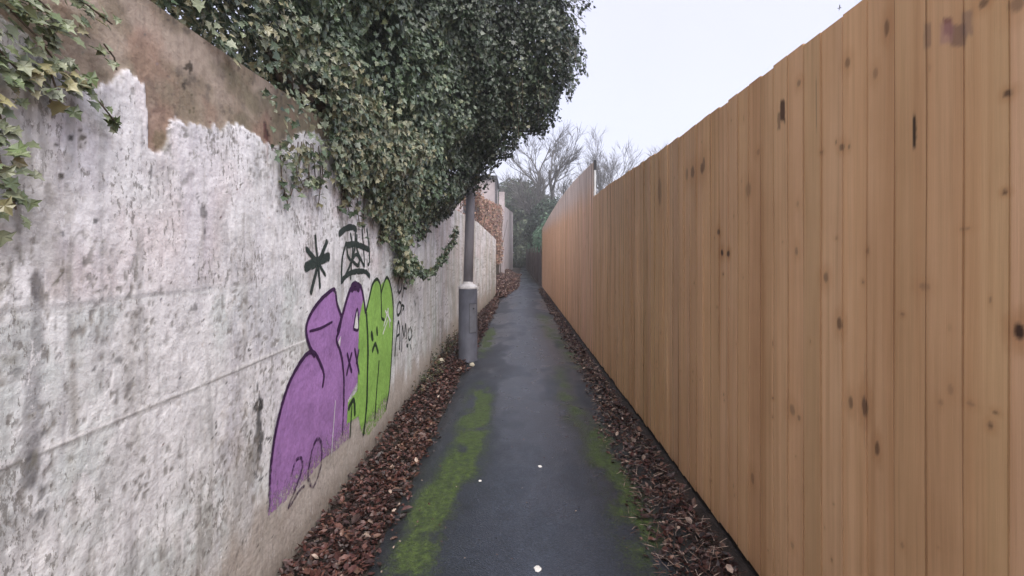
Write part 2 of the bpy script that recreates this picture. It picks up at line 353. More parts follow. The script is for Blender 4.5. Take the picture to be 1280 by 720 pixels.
# placed marks: (photo x, y, half width m, half height m, strength, colour)
def Wp(px, py, x=WX):
    d = -x * F / (CX - px); return d, EYE + (CY - py) / F * d
for px, py, hw, hh, s, col in [(45, 360, .02, .04, .8, (.07, .06, .06)), (47, 430, .014, .15, .55, (.25, .25, .26)), (38, 530, .02, .14, .55, (.22, .22, .23)), (40, 590, .025, .05, .6, (.12, .12, .12)),
        (323, 508, .035, .03, .95, (.03, .03, .03)), (323, 535, .028, .11, .9, (.05, .05, .05)), (313, 575, .05, .08, .4, (.15, .14, .12)), (88, 172, .010, .008, .9, (.03, .03, .03)),
        (70, 182, .008, .006, .9, (.03, .03, .03)), (77, 220, .008, .007, .95, (.02, .02, .02)), (119, 276, .012, .006, .8, (.05, .05, .05)), (77, 292, .008, .007, .7, (.06, .06, .06)),
        (252, 265, .012, .02, .7, (.10, .10, .10)), (240, 82, .010, .02, .9, (.05, .04, .03)), (232, 108, .008, .012, .8, (.06, .05, .04)), (334, 165, .02, .03, .9, (.05, .03, .03)), (334, 185, .012, .06, .5, (.25, .12, .10)),
        (188, 222, .004, .05, .8, (.12, .12, .12)), (176, 165, .003, .06, .5, (.2, .2, .2)), (204, 178, .03, .03, .5, (.13, .12, .06)), (245, 385, .01, .012, .7, (.1, .1, .1)), (150, 450, .01, .01, .6, (.1, .1, .1)),
        (120, 380, .015, .008, .6, (.12, .1, .1)), (20, 465, .02, .006, .6, (.1, .1, .1)), (490, 285, .20, .05, .5, (.25, .22, .27)), (60, 250, .05, .2, .3, (.30, .27, .22)), (10, 230, .06, .25, .35, (.25, .24, .18)),
        (500, 300, .25, .20, .35, (.33, .33, .30)), (300, 620, .12, .3, .3, (.40, .35, .30)), (455, 300, .3, .02, 0, (.3, .3, .3))]:
    d, z = Wp(px, py); q = ((Y - d) / hw) ** 2 + ((Zw - z) / hh) ** 2
    q = q * (1 + 1.6 * (n(30, 22, 71 + px % 7, 3) - .5) * 2)
    C = mixc(C, col, s * (1 - ss(np.abs(q), .5, 1.3)))
wall = empty("garden_wall", (WX, 3, 0))
tag(wall, "tall white-painted concrete wall with graffiti and a brown bare top, left of the path", "wall")
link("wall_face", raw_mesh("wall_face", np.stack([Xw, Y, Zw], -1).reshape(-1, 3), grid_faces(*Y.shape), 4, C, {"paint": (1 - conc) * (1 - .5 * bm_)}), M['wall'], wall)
# top, back, ends (rough concrete)
k = ys[::6] if ys[::6][-1] == ys[-1] else np.append(ys[::6], ys[-1])
topk = np.interp(k, ys, top[:, 0]); xf = np.interp(k, ys, Xw[:, -1])
V = np.concatenate([np.stack([xf - .001, k, topk - .002], -1), np.stack([xf - .21, k, topk - .01], -1), np.stack([xf - .22, k, 0 * k], -1)])
m = len(k); fs = [(i, i + 1, m + i + 1, m + i) for i in range(m - 1)] + [(m + i, m + i + 1, 2 * m + i + 1, 2 * m + i) for i in range(m - 1)]
mb = MB(); mb.add(V, fs); e = ys[-1]; mb.add([(-.665, e, 0), (-.665, e, 1.9), (-.88, e, 1.9), (-.88, e, 0)], [(0, 1, 2, 3)])
mb.build("wall_back", m_simple("bare_concrete", (.30, .25, .20), .9, .25, 6), wall)

# graffiti on the wall: fills sampled on a grid that follows the wall, strokes as ribbons
def fill(name, poly, mat, lift, cell=.007, lab=None, fade=None):
    P = np.array([Wp(*p) for p in poly]); y0, z0 = P.min(0); y1, z1 = P.max(0)
    gy = np.arange(y0, y1 + cell, cell); gz = np.arange(z0, z1 + cell, cell); A, B = np.meshgrid(gy, gz, indexing='ij')
    def inside(a, b):
        r = np.zeros(a.shape, bool)
        for i in range(len(P)):
            (xa, ya), (xb, yb) = P[i], P[i - 1]
            if ya == yb: continue
            cnd = ((ya > b) != (yb > b)) & (a < (xb - xa) * (b - ya) / (yb - ya) + xa); r ^= cnd
        return r
    q = grid_faces(*A.shape); ca = A.ravel()[q].mean(1); cb = B.ravel()[q].mean(1); q = q[inside(ca, cb)]
    cov = np.ones(A.shape) if fade is None else fade(A, B)
    used, inv = np.unique(q, return_inverse=True)
    V = np.stack([WX + wall_disp(A, B) + lift, A, B], -1).reshape(-1, 3)[used]
    o = link(name, raw_mesh(name, V, inv.reshape(-1, 4), 4, attrs={"cov": cov.ravel()[used]}), mat, wall)
    if lab: o["label"] = lab
def strokes(name, lines, mat, lift, lab=None, fade=None):
    V, Q, CV = [], [], []
    for ln in lines:
        wd, pts = ln[0], np.array([Wp(*p) for p in ln[1:]]); n_ = len(pts)
        seg = np.r_[0, np.cumsum(np.hypot(*np.diff(pts, axis=0).T))]; m_ = max(6, int(seg[-1] / .012)); s_ = np.linspace(0, seg[-1], m_)
        # Catmull-Rom style smoothing through the points
        if n_ > 2:
            tt = np.interp(s_, seg, np.arange(n_)); i = np.clip(tt.astype(int), 0, n_ - 2); f = (tt - i)[:, None]
            p0 = pts[np.clip(i - 1, 0, n_ - 1)]; p1 = pts[i]; p2 = pts[i + 1]; p3 = pts[np.clip(i + 2, 0, n_ - 1)]
            c = .5 * ((2 * p1) + (-p0 + p2) * f + (2 * p0 - 5 * p1 + 4 * p2 - p3) * f ** 2 + (-p0 + 3 * p1 - 3 * p2 + p3) * f ** 3)
        else: c = pts[0] + (pts[-1] - pts[0]) * (s_ / seg[-1])[:, None]
        tg = np.gradient(c, axis=0); tg /= np.maximum(np.hypot(tg[:, 0], tg[:, 1]), 1e-6)[:, None]; nn = np.stack([-tg[:, 1], tg[:, 0]], -1)
        wv = wd * (.85 + .3 * fbm(s_ * 15, s_ * 0 + wd * 999, 91)) * np.clip(np.minimum(s_, seg[-1] - s_) / wd + .45, .45, 1)
        b0 = len(V)
        for u in (-.5, -.28, 0, .28, .5):
            e_ = c + nn * (wv * u * 1.3)[:, None]
            for (a, b) in e_: V.append((WX + float(wall_disp(a, b)) + lift, a, b)); CV.append((.34 if abs(u) == .5 else .9) * (1 if fade is None else float(fade(a, b))))
        for r in range(4):
            for i in range(m_ - 1): a = b0 + r * m_ + i; Q.append((a, a + 1, a + m_ + 1, a + m_))
    o = link(name, raw_mesh(name, np.array(V), np.array(Q), 4, attrs={"cov": np.array(CV)}), mat, wall)
    if lab: o["label"] = lab
pf = lambda a, b: (.80 + .5 * (fbm(a * 5, b * 5, 83) - .5)) * (.20 + .95 * ss(b - (.36 - .02 * (a - 2.2)) - .12 * (fbm(a * 6, b * 6, 81) - .5), -.10, .22))
gf = lambda a, b: .25 + .8 * ss(b - .36 - .1 * (fbm(a * 6, b * 6, 82) - .5), -.12, .05)
fill("purple_graffiti", [(334, 645), (337, 580), (345, 530), (358, 485), (370, 460), (382, 443), (387, 438), (383, 424), (382, 410), (388, 392), (400, 375), (415, 362), (420, 370), (422, 382), (425, 398), (430, 385),
      (437, 362), (443, 354), (450, 357), (454, 370), (455, 385), (449, 395), (447, 440), (446, 478), (434, 500), (437, 520), (436, 548), (420, 562), (402, 575), (385, 597), (360, 622)], M['purple'], .0022, lab="purple spray-painted humps", fade=pf)
fill("green_graffiti", [(453, 375), (456, 395), (459, 378), (463, 362), (467, 352), (471, 349), (475, 357), (479, 352), (484, 346), (488, 360), (491, 390), (490, 430), (487, 480), (483, 513), (472, 528), (460, 545), (451, 540), (448, 520), (433, 530), (434, 503), (446, 488),
      (447, 440), (448, 400)], M['green'], .0030, lab="lime green spray-painted humps", fade=gf)
fill("white_highlight", [(441, 411), (446, 388), (447, 411)], M['white'], .0036, .004)
fill("white_highlight", [(423, 426), (426, 419), (424, 437), (421, 432)], M['white'], .0036, .004)
strokes("purple_outline", [(.020, (334, 640), (337, 580), (345, 530), (358, 485), (370, 460), (382, 443), (392, 441), (400, 455), (404, 468), (402, 485)), (.020, (393, 446), (385, 430), (382, 410), (388, 392), (400, 375), (415, 362), (419, 364)),
    (.022, (419, 364), (421, 380), (426, 396), (424, 412), (420, 424), (425, 440), (428, 460), (429, 500), (427, 545)), (.026, (421, 415), (428, 392), (435, 368), (440, 358), (446, 355), (451, 360), (454, 376), (456, 392)),
    (.055, (438, 362), (443, 357), (449, 361)), (.016, (441, 411), (446, 386), (447, 411), (441, 411)), (.012, (386, 414), (400, 410), (415, 402)),
    (.022, (433, 441), (439, 466)), (.022, (439, 440), (432, 470)), (.022, (442, 435), (448, 468)), (.022, (448, 436), (444, 455)),
    (.016, (362, 596), (368, 576), (375, 573), (376, 585), (370, 605), (359, 635), (371, 616), (380, 607)), (.018, (384, 592), (388, 566), (395, 549), (401, 556), (400, 584), (391, 608), (385, 599), (384, 592))], M['pline'], .0042, lab="dark purple outline strokes", fade=lambda a, b: .42 + .58 * ss(b, .42, .8))
strokes("green_outline", [(.022, (456, 392), (460, 375), (465, 355), (471, 349), (475, 357), (476, 375), (476, 398)), (.022, (476, 366), (480, 352), (484, 347), (488, 358), (491, 385), (490, 430), (487, 480), (482, 512)),
    (.030, (457, 390), (459, 430), (458, 480), (457, 515), (454, 545)), (.020, (473, 450), (470, 490), (468, 525)), (.04, (463, 414), (465, 426)), (.035, (470, 408), (471, 420)), (.03, (464, 440), (468, 430), (472, 442)), (.02, (476, 398), (480, 400)),
    (.03, (434, 512), (441, 500), (443, 520)), (.015, (439, 505), (437, 548))], M['gline'], .0044, lab="dark green outline strokes")
strokes("white_scribble", [(.016, (479, 408), (485, 385)), (.016, (481, 388), (488, 402)), (.014, (478, 418), (484, 400)), (.014, (484, 385), (487, 410)), (.008, (418, 500), (413, 570))], M['white'], .0046)
strokes("asterisk_tag", [(.022, (394, 293), (397, 325), (400, 361)), (.026, (382, 310), (396, 327)), (.028, (409, 300), (402, 318), (397, 328)), (.045, (380, 335), (392, 329), (412, 320)), (.026, (398, 330), (393, 348), (388, 368)), (.018, (399, 331), (407, 345))], M['black'], .0024, lab="black sprayed asterisk")
strokes("letter_tag", [(.034, (423, 293), (432, 286), (440, 284), (446, 288)), (.022, (433, 302), (428, 322), (427, 348), (428, 352), (437, 332), (443, 312), (444, 290)), (.020, (433, 302), (435, 320), (441, 327), (447, 332), (449, 329)),
    (.034, (433, 307), (443, 305), (452, 308), (461, 312)), (.020, (438, 291), (441, 310), (439, 330), (438, 350)), (.022, (446, 292), (446, 312), (451, 325), (455, 334)), (.018, (452, 286), (454, 312), (455, 334)), (.022, (458, 285), (461, 310), (461, 328), (459, 331)),
    (.030, (428, 350), (438, 341), (450, 339), (457, 340), (462, 346)), (.02, (440, 325), (445, 318), (449, 325), (446, 333))], M['black'], .0024, lab="looping black marker tag")
def letters(rows): return rows
strokes("writing_tag", [(.022, (499, 346), (497, 356), (498, 366), (501, 362), (502, 350), (499, 345)), (.022, (503, 372), (505, 352), (509, 355)), (.018, (504, 360), (508, 361)),
    (.022, (498, 378), (496, 386), (497, 394), (500, 390), (501, 380), (498, 377)), (.022, (501, 394), (502, 382), (505, 384), (503, 388)),
    (.024, (494, 446), (495, 425), (498, 402), (500, 420), (499, 438)), (.02, (496, 420), (499, 418)), (.020, (502, 440), (503, 408), (505, 420), (507, 405), (508, 424)), (.020, (512, 410), (510, 418), (512, 425), (515, 418), (513, 408)), (.03, (508, 431), (510, 433)), (.02, (513, 430), (514, 438)),
    (.02, (518, 376), (519, 382)), (.022, (499, 318), (500, 300), (503, 312), (505, 298)), (.03, (497, 295), (502, 292))], M['black'], .0024, lab="column of small black sprayed letters")

# ---------------------------------------------------------------- right fence of feather-edge boards
def knot_field(Yv, Zv, knots):
    k = np.zeros_like(Yv); ring = np.zeros_like(Yv)
    for (a, b, ry, rz, s) in knots:
        ix = (np.abs(Yv - a) < ry * 5) & (np.abs(Zv - b) < rz * 6)
        if not ix.any(): continue
        q = np.sqrt(((Yv[ix] - a) / ry) ** 2 + ((Zv[ix] - b) / rz) ** 2) * (1 + .5 * (fbm(Yv[ix] * 90, Zv[ix] * 60, int(a * 50)) - .5))
        k[ix] = np.maximum(k[ix], s * (1 - ss(q, .55, 1.15))); ring[ix] = np.maximum(ring[ix], s * (1 - ss(q, 1., 3.6)))
    return k, ring
def Fp(px, py):
    d = FX * F / (px - CX); return d, EYE + (CY - py) / F * d
KN = []
for px, py, a, b, s in [(1112, 34, .012, .03, .8), (1002, 104, .012, .012, .7), (1062, 78, .015, .018, .5), (1097, 92, .012, .02, .5), (1055, 184, .012, .012, .6), (937, 237, .02, .025, .6), (1263, 117, .014, .012, .8), (1260, 240, .010, .008, .8),
      (1035, 347, .016, .018, .7), (998, 314, .01, .016, .7), (904, 316, .012, .012, .95), (912, 317, .01, .01, .95), (900, 290, .01, .01, .8), (1053, 404, .014, .022, .7), (1067, 504, .013, .022, .6), (1085, 508, .014, .035, .9), (1100, 560, .012, .025, .95),
      (992, 512, .018, .018, .8), (1001, 522, .01, .01, .7), (943, 598, .012, .02, .8), (1193, 487, .012, .02, .6), (1180, 503, .01, .012, .7), (1243, 532, .012, .012, .7), (1217, 505, .016, .010, .5), (1277, 414, .022, .03, 1.), (1160, 358, .022, .014, .7),
      (1210, 286, .016, .008, .6), (1275, 5, .03, .03, .5), (1233, 4, .022, .014, .8), (993, 682, .012, .012, .6), (1132, 393, .008, .006, .6), (880, 210, .02, .02, .7), (868, 215, .02, .02, .6), (860, 218, .015, .02, .6), (882, 205, .014, .025, .6), (826, 240, .02, .05, .6), (950, 190, .012, .012, .6)]:
    d, z = Fp(px, py); KN.append((d, z, a * d / 1.6, b * d / 1.6, s))
rk = random.Random(5)
for _ in range(120): KN.append((rk.uniform(1.0, 6), rk.uniform(.1, 2.2), rk.uniform(.003, .009), rk.uniform(.004, .012), rk.uniform(.3, .7)))
for _ in range(110): KN.append((rk.uniform(5, 21), rk.uniform(.1, 2.6), rk.uniform(.01, .022), rk.uniform(.012, .03), rk.uniform(.3, .7)))
def boards(name, y0, y1, topf, parent, seed, tone, pale_top=None):
    pitch = .116; Vs, Cs, Fs, Sh = [], [], [], []; base = 0; r = random.Random(seed); yb = y0
    while yb < y1 - .02:
        wdt = pitch * r.uniform(.96, 1.04); near = yb < 5 and yb > .7
        nc = 22 if near else (9 if yb < 9 else 4); nr = 330 if near else (120 if yb < 9 else 50)
        u = np.linspace(0, 1, nc); ya = yb + u * wdt
        # cross-section: thick edge (proud) at the near side, thin edge tucks under the next
        prof = FX - .007 - .0035 * (1 - u); tp = topf(yb + .05) + r.uniform(-.006, .006); bot = .05 + r.uniform(-.008, .008)
        zz = np.linspace(bot, tp, nr); YY, ZZ = np.meshgrid(ya, zz, indexing='ij')
        lean = r.uniform(-.0012, .0012); cup = .0015 * np.sin(ZZ * r.uniform(2, 5) + r.uniform(0, 6))
        XX = prof[:, None] + lean + cup + .006 * (fbm(YY * .7, ZZ * .7, 3) - .5)
        cols = np.zeros(YY.shape + (3,)) + np.array(tone) * r.uniform(.89, 1.07) * np.array([1, r.uniform(.97, 1.03), r.uniform(.94, 1.06)])
        U2 = YY * 60 + r.uniform(0, 50)
        cols = mixc(cols, np.array(tone) * (.80, .70, .60), .55 * ss(fbm(U2 * .5, ZZ * .5 + r.uniform(0, 30), seed, 4), .48, .72))
        cols = mixc(cols, np.minimum(np.array(tone) * (1.22, 1.25, 1.30), .9), .5 * ss(fbm(U2 * .4, ZZ * .35 + r.uniform(0, 30), seed + 5, 4), .52, .74))
        k_, rg = knot_field(YY, ZZ, KN); cols = mixc(cols, np.array(tone) * (.70, .55, .42), .55 * rg); cols = mixc(cols, (.075, .038, .022), k_)
        cols = mixc(cols, np.minimum(np.array(tone) * 1.2, .9), .5 * np.clip(vn(YY * 9, ZZ * .12 + 3, 14) - .5, 0, 1) * 2); cols = mixc(cols, np.array(tone) * (.74, .66, .58), .6 * np.clip(.5 - vn(YY * 7, ZZ * .12 + 3, 15), 0, 1) * 2)
        # arris: a thin dirty line at the overlapped edge
        if near: cols = mixc(cols, np.array(tone) * .6, .5 * ss(U2 * 0 + u[:, None], .93, 1.))
        # broken away knot hole, pale split and other marks
        for (px, py, hw, hh, s, cl) in MARKS:
            d, z = Fp(px, py)
            if abs(d - yb) > .3 + hw: continue
            q = np.maximum(np.abs((YY - d) / hw), np.abs((ZZ - z - (YY - d) * .4) / hh)) * (1 + .5 * (fbm(YY * 60, ZZ * 40, 12) - .5))
            cols = mixc(cols, cl, s * (1 - ss(q, .75, 1.15)))
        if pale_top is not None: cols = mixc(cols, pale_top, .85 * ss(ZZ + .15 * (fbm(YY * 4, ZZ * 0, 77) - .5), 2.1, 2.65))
        n_ = nc * nr; Vs.append(np.stack([XX, YY, ZZ], -1).reshape(-1, 3)); Cs.append(cols.reshape(-1, 3)); Fs.append((grid_faces(nc, nr, flip=True) + base).reshape(-1)); sh = r.uniform(0, 40); Sh.append(np.full(n_, sh)); base += n_
        # the step edge, top and bottom thickness
        a0 = XX[0]; st = np.stack([np.r_[a0, a0 * 0 + FX + .004], np.r_[zz * 0 + ya[0], zz * 0 + ya[0]], np.r_[zz, zz]], -1)
        i = np.arange(nr - 1); q = np.stack([i, i + 1, i + 1 + nr, i + nr], -1)
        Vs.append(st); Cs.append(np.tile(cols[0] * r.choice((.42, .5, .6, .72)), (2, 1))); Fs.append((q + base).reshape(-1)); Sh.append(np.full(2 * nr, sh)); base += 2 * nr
        bx = np.stack([np.r_[XX[:, -1], ya * 0 + FX + .004], np.r_[ya, ya], np.full(2 * nc, tp)], -1); i = np.arange(nc - 1); q = np.stack([i, i + 1, i + 1 + nc, i + nc], -1)
        Vs.append(bx); Cs.append(np.tile(cols[:, -1], (2, 1))); Fs.append((q + base).reshape(-1)); Sh.append(np.full(2 * nc, sh)); base += 2 * nc
        yb += wdt
    # rear sheet so the fence has thickness
    bt_ = np.array([(FX + .006, y0, .05), (FX + .006, yb, .05), (FX + .006, yb, topf(yb)), (FX + .006, y0, topf(y0))])
    Vs.append(bt_); Cs.append(np.tile(np.array(tone), (4, 1))); Fs.append(np.array([0, 1, 2, 3]) + base); Sh.append(np.zeros(4))
    return link(name, raw_mesh(name, np.concatenate(Vs), np.concatenate(Fs), 4, np.concatenate(Cs), {"shift": np.concatenate(Sh)}, smooth=False), M['wood'], parent)
MARKS = [(982, 138, .020, .045, .95, (.10, .05, .028)), (977, 152, .012, .035, .7, (.22, .13, .075)), (1147, 164, .006, .050, .95, (.03, .018, .012)), (1200, 45, .022, .028, .7, (.24, .14, .10)), (1188, 33, .014, .022, .85, (.26, .10, .085)),
         (1186, 42, .022, .028, .6, (.48, .26, .22)), (1163, 44, .010, .035, .55, (.28, .17, .12)), (1212, 28, .014, .03, .55, (.28, .18, .14)), (1024, 130, .003, .10, .6, (.18, .11, .07)), (1086, 500, .003, .15, .3, (.25, .15, .1))]
TONE = (.76, .468, .25)
fence = empty("board_fence", (FX, 3, 0)); tag(fence, "long tan timber board fence with dark knots, nearest the camera on the right", "fence")
boards("boards", -1.8, 7.22, lambda y: 2.28 + .012 * math.sin(y * 1.3), fence, 3, TONE)
MB().box((FX - .001 + .012, -1.8, -.02), (FX + .045, 7.2, .12)).build("gravel_board", M['gravel'], fence)
for py_ in (-1.5, 1.4, 4.3): MB().box((FX + .046, py_, 0), (FX + .14, py_ + .1, 2.2)).build("post", M['picket'], fence)
for z_ in (.4, 1.15, 1.95): MB().box((FX + .0075, -1.8, z_), (FX + .045, 7.2, z_ + .07)).build("rail", M['picket'], fence)
f2 = empty("board_fence", (FX, 14, 0)); tag(f2, "taller farther stretch of timber board fence, paler along its top, beyond the thin white post", "fence")
tall = lambda y: float(np.interp(y, [7, 7.4, 9.6, 13, 17, 21.5], [2.74, 2.78, 2.84, 2.82, 2.68, 2.47]))
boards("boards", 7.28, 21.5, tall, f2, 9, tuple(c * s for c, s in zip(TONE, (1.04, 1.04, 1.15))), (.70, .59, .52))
MB().box((FX + .011, 7.25, -.02), (FX + .045, 21.5, .12)).build("gravel_board", M['gravel'], f2)
for py_ in (9.6, 12.5, 15.4, 18.3): MB().box((FX + .046, py_, 0), (FX + .14, py_ + .1, 2.4)).build("post", M['picket'], f2)
po = empty("fence_post", (1.125, 7.18, 0)); tag(po, "thin white upright post with a dark top rising where the low and tall fences meet", "post")
MB().box((1.106, 7.232, 0), (1.130, 7.262, 2.66), .004).build("post_shaft", M['conc'], po)
MB().box((1.102, 7.228, 2.661), (1.134, 7.266, 2.80), .004).build("post_cap", M['dark'], po)

# ---------------------------------------------------------------- leaf scatter
def frames(nrm, down, rng, roll=.5):
    nrm = nrm / np.linalg.norm(nrm, axis=1)[:, None]
    d = down - nrm * (down * nrm).sum(1)[:, None]; d += rng.normal(0, 1e-3, d.shape); d /= np.linalg.norm(d, axis=1)[:, None]
    s = np.cross(nrm, d); a = rng.normal(0, roll, len(d))[:, None]
    return nrm, d * np.cos(a) + s * np.sin(a), s * np.cos(a) - d * np.sin(a)
IVY_T = (np.array([(0, 0, 0), (.10, .30, .04), (-.02, .52, .0), (.38, .34, .03), (.52, .44, 0), (.62, .20, .02), (1.0, 0, -.06), (.62, -.20, .02), (.52, -.44, 0), (.38, -.34, .03), (-.02, -.52, 0), (.10, -.30, .04), (.35, 0, -.05)]),
         [(12, i, (i + 1) if i < 11 else 0) for i in range(0, 12)])
OVAL_T = (np.array([(0, 0, 0), (.3, .26, .06), (.7, .22, .05), (1, 0, -.05), (.7, -.22, .05), (.3, -.26, .06), (.5, 0, -.03)]), [(6, i, (i + 1) % 6) for i in range(6)])
CURL_T = (np.array([(0, 0, 0.05), (.3, .32, .16), (.7, .28, .20), (1, 0, .14), (.7, -.26, .22), (.3, -.30, .10), (.5, 0, 0)]), [(6, i, (i + 1) % 6) for i in range(6)])
NEEDLE_T = (np.array([(0, .03, 0), (0, -.03, 0), (1, -.02, .03), (1, .02, .03), (.5, 0, .06)]), [(0, 1, 4), (1, 2, 4), (2, 3, 4), (3, 0, 4)])
def leaf_mesh(name, P, nrm, down, size, col, tmpl, mat, parent=None, roll=.5, rng=RNG):
    n_, d, s = frames(nrm, down, rng, roll); TV, TF = tmpl; curl = rng.uniform(.2, 1.8, len(P))[:, None]
    V = P[:, None] + size[:, None, None] * (TV[None, :, 0, None] * d[:, None] + TV[None, :, 1, None] * s[:, None] + (TV[None, :, 2] * curl)[..., None] * n_[:, None])
    kf = len(TV); Fc = (np.array(TF)[None] + (np.arange(len(P)) * kf)[:, None, None]).reshape(-1)
    C_ = np.repeat(col[:, None], kf, 1)
    return link(name, raw_mesh(name, V.reshape(-1, 3), Fc, 3, C_.reshape(-1, 3), smooth=False), mat, parent)
def pal(n_, cols, wts, rng=RNG, var=.2):
    i = rng.choice(len(cols), n_, p=np.array(wts) / sum(wts)); c = np.array(cols)[i]; return c * rng.uniform(1 - var, 1 + var, (n_, 1))
IVYC = [(.035, .060, .030), (.060, .095, .048), (.10, .135, .075), (.17, .20, .11), (.21, .20, .10)]

# ---------------------------------------------------------------- ivy over the wall
ivy = empty("ivy", (WX, 5, 0)); tag(ivy, "huge dense mass of green ivy spilling over the wall top and arching above the path", "ivy")
ZBY = [1.2, 1.74, 2.08, 2.15, 2.22, 2.32, 2.42, 2.6, 2.9, 3.2, 3.7, 4.1, 4.35, 4.6, 4.8, 5.1, 5.5, 6, 6.6, 7.2]
ZBZ = [2.25, 2.235, 2.19, 2.00, 1.88, 1.84, 1.87, 1.91, 1.93, 1.86, 1.77, 1.70, 1.63, 1.60, 1.60, 1.64, 1.72, 1.84, 1.93, 2.0]
def ivy_T(y, z):
    b = np.interp(y, [1.4, 2.3, 3.2, 4.5, 5.6, 6.4, 7.3], [.0, .06, .11, .22, .46, .60, .42])
    hang = ss(z - np.interp(y, ZBY, ZBZ), -.02, .6); up = np.clip(z - 2.3, 0, 3)
    t_ = .03 + b * (.25 + .75 * hang) + .10 * up * ss(y, 2, 5)
    return t_ + .55 * (fbm(y * 1.7, z * 1.7, 101, 3) - .5) * ss(y, 2.2, 3.5) * hang + .22 * (fbm(y * 5, z * 5, 102, 3) - .5) * hang
def curtain(N, lo, hi, rng):
    y = rng.uniform(1.35, 7.3, N); z = rng.uniform(1.3, 5.6, N); zb = np.interp(y, ZBY, ZBZ) + .10 * (fbm(y * 9, y * 0, 103, 3) - .5)
    edge = z - zb; keep = edge > rng.exponential(.03, N) - .01; zmax = 2.6 + 1.2 * (y - 1.2); keep &= z < np.minimum(zmax, 5.5)
    pocket = fbm(y * 2.3, z * 2.3, 104, 3); keep &= rng.uniform(0, 1, N) < np.where(pocket < .42, .15, 1.)
    y, z = y[keep], z[keep]; return y, z, WX + ivy_T(y, z) - rng.uniform(lo, hi, len(y))
rng = np.random.default_rng(11)
PP, NN = [], []
for N, lo, hi in ((60000, -.02, .03), (44000, .03, .12), (26000, .12, .35), (9000, .35, .7)):
    y, z, x = curtain(N, lo, hi, rng)
    keep = (x > WX + .012) | (z > 2.27); y, z, x = y[keep], z[keep], x[keep]
    e = .04; nz = -(ivy_T(y, z + e) - ivy_T(y, z - e)) / (2 * e); ny = -(ivy_T(y + e, z) - ivy_T(y - e, z)) / (2 * e)
    nn = np.stack([np.ones(len(y)), ny - .25, nz + .35], -1) + rng.normal(0, .42, (len(y), 3))
    PP.append(np.stack([x, y, z], -1)); NN.append(nn)
# the hedge-like body of the ivy on top of and behind the wall
N = 34000; y = rng.uniform(1.0, 5.0, N); z = 2.2 + (1.5 + .5 * (y - 1)) * rng.uniform(0, 1, N) ** 1.2; x = -1.12 - rng.exponential(.22, N)
PP.append(np.stack([x, y, z], -1)[(y > 1.55) | (x < -1.3)]); NN.append((np.tile([1., -.3, .4], (N, 1)) + rng.normal(0, .6, (N, 3)))[(y > 1.55) | (x < -1.3)])
# arching crown: shells of overlapping ellipsoids
ELL = [((.17, 6.5, 3.42), (.34, .5, .42)), ((-.32, 6.4, 3.12), (.36, .5, .5)), ((-.25, 6.7, 4.7), (.86, .95, 1.4)), ((.28, 6.5, 4.12), (.44, .6, .72)), ((-.75, 6.4, 4.3), (.85, 1.2, 1.9)), ((.14, 6.9, 5.4), (.50, .8, .9)), ((-1.3, 5.6, 4.9), (.9, 1.8, 1.3)), ((-.05, 6.4, 3.75), (.42, .6, .55))]
def shell(N, rng, lo, hi):
    out, on = [], []
    for i, (c, r_) in enumerate(ELL):
        k = int(N * (r_[0] * r_[2] + r_[0] * r_[1]) / 8); d = rng.normal(0, 1, (k, 3)); d /= np.linalg.norm(d, axis=1)[:, None]
        bump = 1 + .22 * (fbm(d[:, 0] * 2.5 + i * 7, d[:, 2] * 2.5 + d[:, 1] * 2, 110, 3) - .5) * 2
        rr = (bump * (1 - rng.uniform(lo, hi, k)))[:, None]; P = np.array(c) + d * np.array(r_) * rr; nn = d / np.array(r_); nn /= np.linalg.norm(nn, axis=1)[:, None]
        ok = np.ones(k, bool)
        for j, (c2, r2) in enumerate(ELL):
            if j != i: ok &= (((P - np.array(c2)) / np.array(r2)) ** 2).sum(1) > .62
        out.append(P[ok]); on.append(nn[ok] + rng.normal(0, .45, (ok.sum(), 3)) + np.array([0, 0, .25]))
    return np.concatenate(out), np.concatenate(on)
for N, lo, hi in ((42000, -.05, .06), (32000, .06, .2), (14000, .2, .45)):
    a, b = shell(N, rng, lo, hi); PP.append(a); NN.append(b)
# trailing strands under the crown edge and at the curtain's foot
stem = MB()
def strand(pts, n_l, spread, rad=.004):
    pts = [Vector(p) for p in pts]; stem.tube(pts, [rad] * len(pts), 5, False)
    P = []
    for _ in range(n_l):
        t_ = rng.uniform(0, len(pts) - 1.001); i = int(t_); q = pts[i].lerp(pts[i + 1], t_ - i); P.append(np.array(q) + rng.normal(0, spread, 3))
    PP.append(np.array(P)); NN.append(rng.normal(0, .5, (n_l, 3)) + np.array([.5, -.6, .4]))
for k in range(70):
    x0 = rng.uniform(-.4, .8); yy = rng.uniform(5.8, 7.1); z0 = 3.15 + 1.0 * max(0, x0) ** 1.4 + rng.uniform(0, .35); ln = rng.uniform(.15, .5)
    dx = rng.uniform(-.04, .10)
    strand([(x0, yy, z0), (x0 + dx * .5, yy, z0 - ln * .5), (x0 + dx * .3, yy, z0 - ln)], int(8 + ln * 50), .022, .003)
for k in range(26):
    z0 = rng.uniform(3.8, 5.6); x0 = .52 + .12 * math.sin(z0 * 3); yy = rng.uniform(5.9, 7)
    strand([(x0, yy, z0), (x0 + .12, yy, z0 + .02), (x0 + rng.uniform(.18, .3), yy, z0 - .12)], 22, .035, .003)
